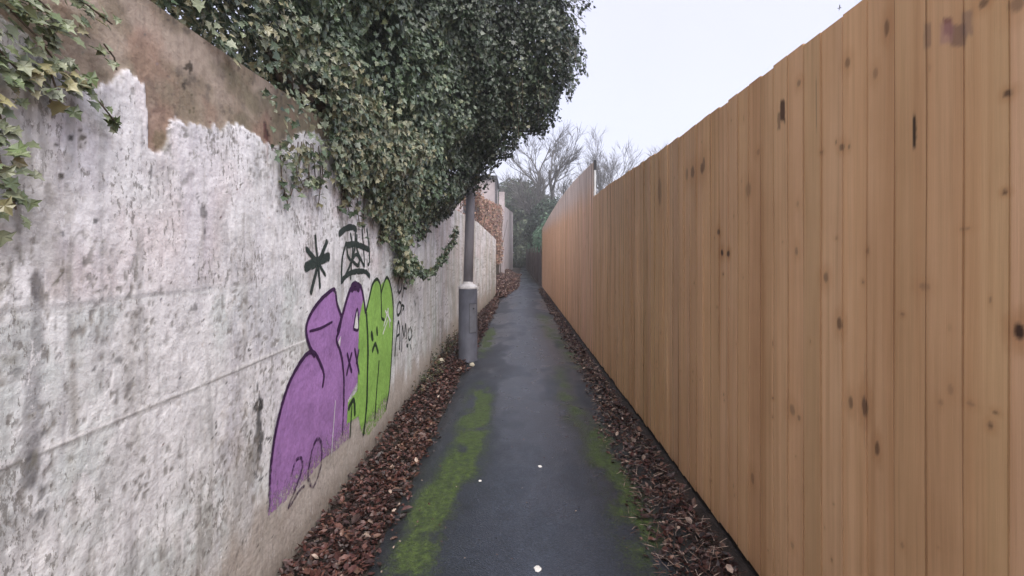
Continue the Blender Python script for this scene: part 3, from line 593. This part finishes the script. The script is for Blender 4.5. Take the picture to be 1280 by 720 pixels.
# knot of ivy and the looping runner
A = [( -1.0, 4.95, 1.40), (-.97, 5.05, 1.32), (-.93, 5.25, 1.28), (-.88, 5.4, 1.30), (-.83, 5.5, 1.38), (-.78, 5.6, 1.48), (-.72, 5.75, 1.60), (-.68, 5.9, 1.80)]
strand(A, 420, .020, .010)
strand([(-1.02, 4.35, 1.62), (-1.0, 4.6, 1.45), (-1.0, 4.75, 1.36)], 300, .045, .008)
P = np.array([(-1.0, 4.72, 1.37)]) + rng.normal(0, 1, (520, 3)) * (.03, .17, .045); PP.append(P); NN.append(rng.normal(0, .5, (520, 3)) + (.8, -.3, .4))
for k in range(40):                                    # woody stems creeping on the wall below the curtain
    yy = rng.uniform(2.3, 6.2); zb = float(np.interp(yy, ZBY, ZBZ)); x_ = float(wall_x(yy)) + .012
    strand([(x_, yy, zb + .15), (x_, yy + rng.uniform(-.05, .05), zb - .02), (x_, yy + rng.uniform(-.1, .1), zb - rng.uniform(.04, .16))], 16, .018, .003)
P = np.concatenate(PP); Nn = np.concatenate(NN); n_ = len(P)
cl = fbm(P[:, 1] * 1.4, P[:, 2] * 1.4, 120, 3); cc_ = pal(n_, IVYC, [3.5, 4, 2.5, 1.0, .25], rng)
old = (P[:, 1] < 4.6) & (P[:, 2] < 2.6) & (rng.uniform(0, 1, n_) < .5); cc_[old] = pal(int(old.sum()), [(.17, .18, .11), (.22, .21, .12), (.12, .14, .08)], [1, 1, 1], rng)
cc_ *= (.6 + .8 * cl)[:, None]
front_lit = ss(-P[:, 1], -6.2, -4.4)[:, None] * ss(-P[:, 2], -4.2, -2.9)[:, None] + 0; cc_ = cc_ * (.50 + .62 * front_lit) + np.array([.010, .010, .008]) * front_lit  # crown shade painted into leaf colour: darker high and far, lighter on front curtain
sz = rng.uniform(.022, .057, n_) * np.where(P[:, 2] > 3.4, 1.2, 1.) * np.interp(P[:, 1], [1.4, 3.5], [.72, 1.])
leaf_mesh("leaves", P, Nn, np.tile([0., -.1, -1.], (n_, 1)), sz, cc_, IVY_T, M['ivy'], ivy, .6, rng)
for k in range(30):
    yy = rng.uniform(2.4, 7); zb = float(np.interp(yy, ZBY, ZBZ)); x_ = WX + .03
    stem.tube([(x_ - .05, yy + rng.uniform(-.2, .2), 2.3), (-1.25, yy, 2.6), (-1.35 + rng.uniform(-.2, .15), min(yy + .4, 6.9), 3.6), (-1.3 + rng.uniform(-.3, .3), min(yy + 1.2, 6.9), 4.4)], [.02, .022, .016, .008], 6)
stem.tube([(-1.45, 6.7, 0), (-1.42, 6.7, 2.4), (-1.1, 6.7, 3.6), (-.4, 6.7, 4.7), (.2, 6.7, 5.3)], [.16, .14, .11, .08, .04], 10)
stem.build("stems", M['stem'], ivy, True)

# ivy sprays near the camera, top left of the wall
iv2 = empty("ivy", (WX, 1.15, 1.9)); tag(iv2, "small spray of pale ivy trailing down the wall in the upper left corner", "ivy")
rng = np.random.default_rng(4); stem = MB(); PP = []
def px3(px, py, x): d = -x * F / (CX - px); return (x, d, EYE + (CY - py) / F * d)
for pts, nl, spd in ([[(-30, -60), (10, 10), (50, 50), (75, 85), (95, 110)], 60, .022], [[(-60, -20), (-20, 40), (10, 75), (30, 95)], 60, .025], [[(40, -60), (90, -10), (120, 15), (140, 30)], 22, .014], [[(-60, -120), (0, -40), (60, 10), (80, 35)], 70, .025],
                     [[(-40, 130), (-5, 190), (10, 225), (20, 262)], 46, .022], [[(60, 80), (70, 110), (62, 128)], 14, .014], [[(130, 55), (143, 72), (146, 88)], 5, .008], [[(-30, 60), (-5, 130), (8, 170)], 22, .02], [[(80, 95), (105, 108), (128, 132), (150, 160)], 14, .009]):
    q = [Vector(px3(a, b, WX + .035)) for a, b in pts]; stem.tube(q, [.0022] * len(q), 5, False)
    for _ in range(nl):
        t_ = rng.uniform(0, len(q) - 1.001); i = int(t_); PP.append(np.array(q[i].lerp(q[i + 1], t_ - i)) + rng.normal(0, spd, 3) * (.5, 1, 1))
P = np.array(PP); P[:, 0] = np.maximum(P[:, 0], WX + .014); n_ = len(P)
leaf_mesh("leaves", P, rng.normal(0, .35, (n_, 3)) + (.9, -.25, .55), np.tile([0., .5, -1.], (n_, 1)), rng.uniform(.018, .040, n_), pal(n_, [(.22, .24, .15), (.16, .19, .10), (.12, .16, .07), (.26, .24, .12)], [2, 3, 2, 1], rng), IVY_T, M['ivy'], iv2, .5, rng)
stem.build("stems", M['stem'], iv2, True)

# ---------------------------------------------------------------- fallen leaves and twigs (nobody could count them)
rng = np.random.default_rng(21)
DEAD = [(.070, .028, .024), (.038, .018, .016), (.100, .044, .033), (.15, .085, .062), (.34, .26, .21), (.03, .018, .016)]
def litter(name, N, yr, xf, wts, size, mat=M['dead'], tm=CURL_T, zoff=.03, label=None):
    y = yr[0] + (yr[1] - yr[0]) * rng.uniform(0, 1, N) ** 1.7; x, h = xf(y, rng.uniform(0, 1, N))
    P = np.stack([x, y, h + rng.uniform(0, zoff, N)], -1); nn = rng.normal(0, .36, (N, 3)) + (0, 0, 1.); dn = rng.normal(0, 1, (N, 3))
    o = leaf_mesh(name, P, nn, dn, rng.uniform(*size, N) * (.8 + .25 * np.clip(y / 8, 0, 2)), pal(N, DEAD, wts, rng, .35), tm, mat, None, .5, rng); tag(o, label, "leaf litter", kind="stuff")
def left_x(y, u):
    lo = wall_x(y) + .015; e = -.70 + .10 * (fbm(y * 4, y * 0, 130) - .5) + np.interp(y, [0, 6, 9, 13, 18], [0, .02, .12, .16, .1]); s = u ** .8
    x = lo + (e - lo) * s + .03 * rng.normal(0, 1, len(y)) * (u > .85); return np.maximum(x, lo), .012 + .055 * (1 - s) * fbm(y * 5, s * 3, 131)
litter("fallen_leaves", 17000, (1.4, 17), left_x, [5, 4, 3, .9, .25, 3.5], (.012, .050), label="dark red-brown fallen leaves heaped along the foot of the white wall")
def right_x(y, u):
    s = u ** .55; e = .53 + .12 * (fbm(y * 3, y * 0, 132) - .5) + np.interp(y, [1.5, 3, 6, 9, 16], [0, .12, .20, .26, .32]); return FX - .10 - (FX - .10 - e) * (1 - s), .026 + .02 * s
def right_tw(y, u): x, h = right_x(y, u ** 1.6); return x, h + .012
litter("fallen_leaves", 7000, (1.4, 20), right_x, [3, 4, 2, 1.4, .8, 4], (.02, .055), label="dark fallen leaves and bits strewn along the foot of the timber fence")
litter("fallen_leaves", 420, (1.5, 9), left_x, [3, 1, 3, 2, .5, 1], (.055, .085), tm=OVAL_T, zoff=.035, label="larger flat damp leaves lying on the leaf bed by the white wall")
litter("twigs", 3200, (1.5, 13), right_tw, [0, 1, 2, 4, 5, 0], (.02, .075), tm=NEEDLE_T, label="pale straw-like twigs and stalks scattered beside the timber fence")
def scat(y, u): return -.62 + 1.5 * (u ** 2 * (3 - 2 * u)), .05 + 0 * y
litter("leaf_scraps", 260, (2, 14), scat, [1, 1, 1, 2, 2, 0], (.008, .02), label="tiny leaf scraps dotted over the asphalt path")
def bank_x(y, u):
    l, _ = path_edges(y); x = l + .12 - 1.1 * u; return x, .03 + .34 * ss(-(x - l), 0, .9)
litter("fallen_leaves", 5200, (16.5, 34), bank_x, [3, 1, 4, 4, 1.2, 1], (.035, .075), label="reddish leaf-covered bank at the bend beyond the white wall")
# soil bank below those leaves
yv = np.linspace(16.9, 34, 30); uu = np.linspace(0, 1, 14); Y, U = np.meshgrid(yv, uu, indexing='ij'); l, _ = path_edges(Y); X = l + .05 - 1.1 * U
tag(link("bank", raw_mesh("bank", np.stack([X, Y, .008 + .34 * ss(-(X - l), 0, .9)], -1).reshape(-1, 3), grid_faces(*X.shape), 4), m_simple("leafy_soil", (.10, .05, .035), .95, .5, 8, .8, .03)), kind="structure")

# weeds and moss at the wall foot before the lamp post
rng = np.random.default_rng(31)
wd = empty("weeds", (-1.0, 6.3, 0)); tag(wd, "low straggly weeds at the wall foot just before the lamp post", "weeds")
PP = []; stem = MB()
for k in range(60):
    yy = rng.uniform(5.2, 8.2); x0 = WX + rng.uniform(.02, .16); h = rng.uniform(.06, .30) * (1 if yy > 6 else .6); q = [Vector((x0, yy, .01)), Vector((x0 + rng.normal(0, .02), yy, h * .6)), Vector((x0 + rng.normal(0, .04), yy + rng.normal(0, .03), h))]
    stem.tube(q, [.003, .0025, .0015], 4, False)
    for _ in range(16): t_ = rng.uniform(.2, 1.99); i = int(t_); PP.append(np.array(q[i].lerp(q[i + 1], t_ - i)) + rng.normal(0, .02, 3))
P = np.array(PP); P[:, 0] = np.maximum(P[:, 0], WX + .02); n_ = len(P)
leaf_mesh("leaves", P, rng.normal(0, .6, (n_, 3)) + (.3, -.3, .8), rng.normal(0, 1, (n_, 3)), rng.uniform(.015, .04, n_), pal(n_, [(.06, .075, .03), (.10, .10, .05), (.14, .09, .05), (.04, .045, .03)], [2, 1, 1.5, 2], rng), OVAL_T, M['ivy'], wd, .6, rng)
stem.build("stems", M['stem'], wd)

# loose pale bits
def lump(name, c, r_, mat, seed, label, cat, group=None, flat=.45):
    bm = bmesh.new(); bmesh.ops.create_icosphere(bm, subdivisions=2, radius=1)
    for v in bm.verts:
        f = 1 + .38 * mnoise.noise(v.co * 1.6 + Vector((seed * 3.1, seed, 0))); v.co = Vector((v.co.x * r_ * f, v.co.y * r_ * f * 1.25, v.co.z * r_ * f * flat))
    me = bpy.data.meshes.new(name); bm.to_mesh(me); bm.free(); o = link(name, me, mat); o.location = c; tag(o, label, cat, group); return o
def gp(px, py, z=.05): d = (EYE - z) * F / (py - CY); return ((px - CX) / F * d, d, z)
lump("pebble", gp(675, 583), .014, M['pale'], 1, "white pebble in the middle of the path, farther of the two brightest bits", "pebble")
lump("pebble", gp(672, 711), .016, M['pale'], 2, "white pebble nearest the camera on the path", "pebble")
lump("pebble", gp(600, 601), .010, M['pale'], 3, "small pale pebble on the path left of the middle beside the moss strip", "pebble")
lump("stone", gp(551, 452, .04), .055, M['stone'], 4, "pale yellowish stone in the leaves between wall and lamp post", "stone", None, .8)
lump("stone", gp(590, 456, .05), .035, M['stone'], 5, "small grey stone at the foot of the lamp post", "stone", None, .8)

# ---------------------------------------------------------------- lamp post
LX, LY = -.655, 6.98
lp = empty("lamp_post", (LX, LY, 0)); tag(lp, "grey lamp post with a thick base beside the path, its top lost in ivy", "lamp post")
MB().lathe([(.001, 0), (.142, 0), (.142, .03), (.130, .05), (.128, .97), (.125, 1.00)], (LX, LY), 32).build("base", M['lamp'], lp, True)
MB().lathe([(.125, 1.0), (.130, 1.005), (.128, 1.03), (.10, 1.055), (.068, 1.07), (.066, 1.10)], (LX, LY), 32).build("collar", M['collar'], lp, True)
MB().tube([(LX, LY, 1.05), (LX + .030, LY, 2.1), (LX + .09, LY, 4.7), (LX + .10, LY, 5.0)], [.066, .062, .052, .05], 20).build("shaft", M['lampshaft'], lp, True)
dr = MB(); # access door following the base's curve on the path side
for i in range(7):
    pass
vv, ff = [], []
for i in range(9):
    a = R(-75 + i * 6)
    for z_ in (.42, .80): vv.append((LX + 0.1325 * math.cos(a), LY + .1325 * math.sin(a), z_))
for i in range(8): ff.append((2 * i, 2 * i + 2, 2 * i + 3, 2 * i + 1))
dr.add(vv, ff); door = dr.build("access_door", m_simple("door_grey", (.135, .14, .165), .5, .3, 9), lp, True)
fr = MB()
for z_ in (.415, .805): fr.tube([(LX + .131 * math.cos(R(-76 + i * 5)), LY + .131 * math.sin(R(-76 + i * 5)), z_) for i in range(11)], [.003] * 11, 5)
for a in (-76, -26): fr.tube([(LX + .131 * math.cos(R(a)), LY + .131 * math.sin(R(a)), .415), (LX + .131 * math.cos(R(a)), LY + .131 * math.sin(R(a)), .805)], [.003] * 2, 5)
fr.build("door_frame", M['dark'], lp)
ca, sa = math.cos(R(-51)), math.sin(R(-51)); lk = MB().tube([(LX + .130 * ca, LY + .130 * sa, .74), (LX + .138 * ca, LY + .138 * sa, .74)], [.012, .012], 10).build("lock", M['dark'], lp)

# ---------------------------------------------------------------- far left: brown hedge, pale gable wall, outbuilding
rng = np.random.default_rng(41)
def vol_leaves(name, N, box_fn, cols, wts, size, parent, tm=OVAL_T, mat=M['far_leaf'], up=.4):
    P, nn = box_fn(N); n_ = len(P)
    return leaf_mesh(name, P, nn + rng.normal(0, .5, (n_, 3)) + (0, 0, up), rng.normal(0, 1, (n_, 3)) + (0, 0, -.6), rng.uniform(*size, n_), pal(n_, cols, wts, rng), tm, mat, parent, .8, rng)
bh_ = empty("beech_hedge", (-1.3, 22, 0)); tag(bh_, "tall rust-brown hedge of dead leaves beyond the end of the white wall", "hedge")
def hedge_box(N):
    s = rng.uniform(0, 1, N); y = 18 + 9 * s; x0 = -1.22 + .5 * s; d = rng.exponential(.12, N); z = rng.uniform(.25, 1, N) * (3.45 + .4 * s); z = z + .15 * (fbm(y * 2, z * 0, 5) - .5); x = x0 - d + .25 * (fbm(y * 1.2, z * 1.2, 6) - .5)
    top_ = rng.uniform(0, 1, N) < .2; z = np.where(top_, 3.4 + .4 * s + rng.normal(0, .06, N), z); x = np.where(top_, x0 - rng.uniform(0, .8, N), x)
    fr = rng.uniform(0, 1, N) < .15; y = np.where(fr, 17.95 + rng.exponential(.05, N), y); x = np.where(fr, -1.22 - rng.uniform(0, .8, N), x)
    return np.stack([x, y, z], -1), np.tile([1., -.5, .2], (N, 1))
vol_leaves("leaves", 9000, hedge_box, [(.22, .11, .075), (.30, .18, .12), (.14, .075, .055), (.20, .17, .09)], [3, 2, 2, .6], (.07, .13), bh_, mat=M['dead'])
st = MB()
for k in range(70):
    s = rng.uniform(0, 1); yy = 18 + 9 * s; x0 = -1.3 + .5 * s - rng.uniform(0, .4); st.tube([(x0, yy, 0), (x0 + rng.normal(0, .08), yy, 1.6), (x0 + rng.normal(0, .15), yy, 3.2)], [.03, .02, .008], 5, False)
st.build("stems", M['stem'], bh_)
gw = empty("gable_wall", (-.8, 28, 0)); tag(gw, "tall pale rendered wall with a raised end pier at the far bend of the path, left side", "wall")
g = MB(); a, b = (-.80, 28), (-.27, 45)
g.add([(a[0], a[1], 0), (b[0], b[1], 0), (b[0], b[1], 4.95), (a[0], a[1], 4.15), (a[0] - .3, a[1], 0), (b[0] - .3, b[1], 0), (b[0] - .3, b[1], 4.95), (a[0] - .3, a[1], 4.15)], [(0, 1, 2, 3), (5, 4, 7, 6), (3, 2, 6, 7), (4, 0, 3, 7), (1, 5, 6, 2)])
g.build("wall_face", M['render'], gw); MB().box((-.93, 27.6, 0), (-.62, 27.995, 4.75), .02).build("pier", M['render'], gw)
ob = empty("outbuilding", (-1.9, 32, 0)); tag(ob, "pale flat-roofed outbuilding with a dark roof edge and downpipe behind the brown hedge", "building")
MB().box((-4.2, 31, 0), (-1.28, 36, 5.9)).build("wall_block", M['render'], ob)
MB().box((-4.35, 30.85, 5.91), (-1.14, 36.1, 6.12), .01).build("roof_fascia", M['fascia'], ob)
MB().tube([(-1.20, 30.93, .2), (-1.20, 30.93, 5.89)], [.05, .05], 10).build("downpipe", M['fascia'], ob)
wv = MB().box((-3.2, 30.975, 3.6), (-2.2, 31.02, 4.8), .01).build("window", M['dark'], ob)

# far right: dark low fence with hedge above, evergreens
df = empty("plank_fence", (1.15, 24, 0)); tag(df, "low dark plank fence past the end of the tan fence, under the green hedge", "fence")
def dfx(y): return np.interp(y, [22, 32, 48, 60], [1.12, 1.04, .95, 1.2])
y_ = 22.0; r_ = random.Random(2)
pk = MB()
while y_ < 60:
    x_ = float(dfx(y_)); pk.box((x_ + r_.uniform(0, .02), y_, .02), (x_ + .05, y_ + .15, 1.45 + r_.uniform(-.03, .03))); y_ += .168
pk.build("planks", M['picket'], df)
for z_ in (.4, 1.3): MB().add([(float(dfx(v)) + .055, v, z_ + q) for v in (22, 32, 48, 60) for q in (0, .09)], [(0, 2, 3, 1), (2, 4, 5, 3), (4, 6, 7, 5)]).build("rail", M['picket'], df)
k_ = 22.5
while k_ < 60:
    x_ = float(dfx(k_)); MB().box((x_ - .06, k_, 0), (x_ - .003, k_ + .09, 1.75)).build("post", M['picket'], df); k_ += 3.0
hg = empty("laurel_hedge", (1.9, 26, 0)); tag(hg, "mid green leafy hedge rising above the dark plank fence at the far right bend", "hedge")
def hb(N):
    y = 21.8 + 30 * rng.uniform(0, 1, N) ** 1.5; x0 = dfx(y) + .15; u = rng.uniform(0, 1, N); z = 1.0 + 2.1 * u + .5 * (fbm(y * .8, y * 0, 8) - .5) * u; x = x0 + rng.exponential(.15, N) + .3 * (fbm(y, z, 9) - .5) + .4 * (u > .85) * rng.uniform(0, 1.5, N)
    fr = rng.uniform(0, 1, N) < .25; y = np.where(fr, 21.8 + rng.exponential(.1, N), y); x = np.where(fr, 1.35 + rng.uniform(0, 2.2, N), x)
    return np.stack([x, y, z], -1), np.tile([-1., -.6, .4], (N, 1))
vol_leaves("leaves", 12000, hb, [(.05, .10, .06), (.08, .15, .09), (.14, .20, .13), (.05, .08, .05)], [3, 3, 1, 1], (.09, .16), hg)
MB().box((2.0, 22.6, 0), (2.4, 51, 2.2)).build("stems", M['stem'], hg)

def crown_tree(name, label, base, blobs, N, cols, size, trunk_h, seed, group=None):
    global rng
    rng = np.random.default_rng(seed); e = empty(name, base); tag(e, label, "tree", group)
    tr = MB(); bx, by = base[0], base[1]; tr.tube([(bx, by, 0), (bx + .1, by, trunk_h * .5), (bx, by, trunk_h)], [.28, .22, .12], 8)
    for (c, r2) in blobs: tr.tube([(bx, by, trunk_h * .5), ((bx + c[0]) / 2, (by + c[1]) / 2, (trunk_h * .6 + c[2]) / 2), c], [.12, .08, .03], 6)
    tr.build("trunk", M['bark'], e, True)
    Ps, Ns = [], []
    for i, (c, r2) in enumerate(blobs):
        k = int(N / len(blobs)); d = rng.normal(0, 1, (k, 3)); d /= np.linalg.norm(d, axis=1)[:, None]
        rr = (1 + .35 * (fbm(d[:, 0] * 3 + i * 5, d[:, 2] * 3 + d[:, 1], seed, 4) - .5) * 2) * (1 - rng.exponential(.10, k)); Ps.append(np.array(c) + d * np.array(r2) * rr[:, None]); Ns.append(d)
    P = np.concatenate(Ps); n_ = len(P)
    leaf_mesh("crown", P, np.concatenate(Ns) + rng.normal(0, .5, (n_, 3)) + (0, 0, .3), rng.normal(0, 1, (n_, 3)) + (0, 0, -.5), rng.uniform(*size, n_), pal(n_, cols, [1] * len(cols), rng) * (.6 + .8 * fbm(P[:, 0] * 1.2, P[:, 2] * 1.2 + P[:, 1], seed + 3, 3))[:, None], OVAL_T, M['far_leaf'], e, .8, rng)
EV = [(.05, .075, .05), (.075, .10, .06), (.10, .12, .075)]
crown_tree("evergreen_tree", "rounded grey-green evergreen tree seen over the end of the path", (.6, 50, 0), [((.3, 50, 6.2), (2.5, 2.5, 2.5)), ((.3, 50.3, 6.0), (2.1, 2.0, 2.1)), ((-.9, 50.5, 5.2), (1.5, 2, 2.2)), ((2.4, 50, 5.0), (1.9, 2, 2.0)), ((.8, 49.5, 3.5), (3.0, 2, 2.2)), ((1.5, 49, 1.6), (3.2, 1.5, 1.8))], 24000, EV, (.24, .42), 5.5, 51)
crown_tree("yew_tree", "dark layered evergreen below the bare tree behind the fence", (3.0, 36, 0), [((2.4, 36, 3.9), (1.3, 1.5, 1.4)), ((3.6, 36, 4.0), (1.6, 1.5, 1.2)), ((3.0, 36, 2.6), (1.8, 1.5, 1.6)), ((1.6, 36.5, 3.1), (.9, 1, 1.3)), ((5, 36.5, 3.0), (1.6, 1.5, 1.4))], 11000, [(.03, .05, .035), (.05, .075, .05)], (.14, .26), 3.5, 52)

# bare winter trees
def bare_tree(label, base, H, spread, seed, r0, trunks=1, levels=5, lowh=.28, group="bare winter trees beyond the fence"):
    r_ = random.Random(seed); e = empty("bare_tree", base); tag(e, label, "tree", group); trunk = MB(); br = MB()
    def grow(mb, p, d, ln, rad, lv):
        n_ = 4 if lv > 1 else 3; pts = [Vector(p)]; rs = [rad]; dd = Vector(d)
        for i in range(n_):
            dd = (dd + Vector((r_.gauss(0, .13), r_.gauss(0, .10), r_.gauss(.03, .08)))).normalized(); pts.append(pts[-1] + dd * ln / n_); rs.append(rad * (1 - .55 * (i + 1) / n_))
        mb.tube(pts, rs, 6 if lv >= levels - 1 else (4 if lv > 1 else 3), False)
        if lv <= 0: return
        for c in range(r_.choice((4, 5, 6) if lv > 1 else (4, 5, 6))):
            t_ = r_.uniform(.35, 1); i = min(int(t_ * n_), n_ - 1); q = pts[i].lerp(pts[i + 1], t_ * n_ - i); ax = Vector((r_.gauss(0, 1), r_.gauss(0, .7), r_.gauss(.15, .5))).normalized()
            nd = (dd * r_.uniform(.8, 1.3) + ax * spread).normalized(); nd.z = nd.z * .8 + .16; grow(br, q, nd.normalized(), ln * r_.uniform(.50, .72), max(.013, rs[i] * .58), lv - 1)
    for k in range(trunks):
        p = Vector(base) + Vector((k * .45 - .2 * (trunks - 1), 0, 0)); top_ = p + Vector((r_.gauss(0, .15) + .1 * k, 0, H * lowh)); trunk.tube([p, p.lerp(top_, .5) + Vector((.06, 0, 0)), top_], [r0 * 1.2, r0, r0 * .8], 10)
        grow(br, top_, Vector((.12 * k - .02, 0, 1)), H * .42, r0 * .78, levels - 1)
        for c in range(4): grow(br, p.lerp(top_, r_.uniform(.6, 1)), Vector((r_.choice((-1, 1)) * r_.uniform(.5, 1.1), r_.gauss(0, .4), .8)).normalized(), H * .34, r0 * .45, levels - 2)
    trunk.build("trunk", M['bark'], e, True); br.build("branches", M['bark'], e, True)
bare_tree("large bare twin-stemmed tree standing over the end of the path", (2.35, 39, 0), 9.2, .62, 61, .27, 2, 5, .42)
bare_tree("bare twiggy tree showing over the tall pale fence top right of the white post", (8.0, 45, 0), 11.0, .5, 62, .17, 1, 5)
bare_tree("bare twiggy tree rising over the tan fence, farthest right", (13.4, 46, 0), 11.3, .5, 63, .17, 1, 5)
bare_tree("low bare tree just left of the farthest right one over the tan fence", (10.2, 52, 0), 11.6, .55, 65, .15, 1, 5)
bare_tree("smaller bare tree between the large twin-stemmed one and the white post", (4.9, 48, 0), 9.4, .5, 64, .13, 1, 4)

# bird
bd = MB(); bd.tube([(0, -.12, 0), (0, -.05, .01), (0, .08, .0), (0, .18, -.01)], [.01, .035, .03, .008], 8)
bd.add([(0, -.03, .02), (0, .06, .02), (.22, .05, .10), (.20, -.02, .10), (.45, .06, .02), (-.22, .05, .10), (-.20, -.02, .10), (-.45, .06, .02)], [(0, 1, 2, 3), (3, 2, 4), (1, 0, 6, 5), (5, 6, 7)])
o = bd.build("bird", M['fascia']); o.location = (25.3, 40, EYE + 305 / 640 * 40); o.rotation_euler = (0, R(12), R(60)); tag(o, "tiny dark bird flying high in the pale sky above the fence", "bird")

# ---------------------------------------------------------------- damp air
hz = MB().box((-60, -8, -1), (60, 90, 24)).build("haze", None); hm = bpy.data.materials.new("haze"); hm.use_nodes = True; t_ = hm.node_tree; t_.nodes.clear()
pv = t_.nodes.new("ShaderNodeVolumePrincipled"); pv.inputs["Color"].default_value = (.98, .985, 1, 1); pv.inputs["Density"].default_value = .0035; pv.inputs["Anisotropy"].default_value = .2
oo = t_.nodes.new("ShaderNodeOutputMaterial"); t_.links.new(pv.outputs[0], oo.inputs["Volume"]); hz.data.materials.append(hm); tag(hz, kind="stuff")
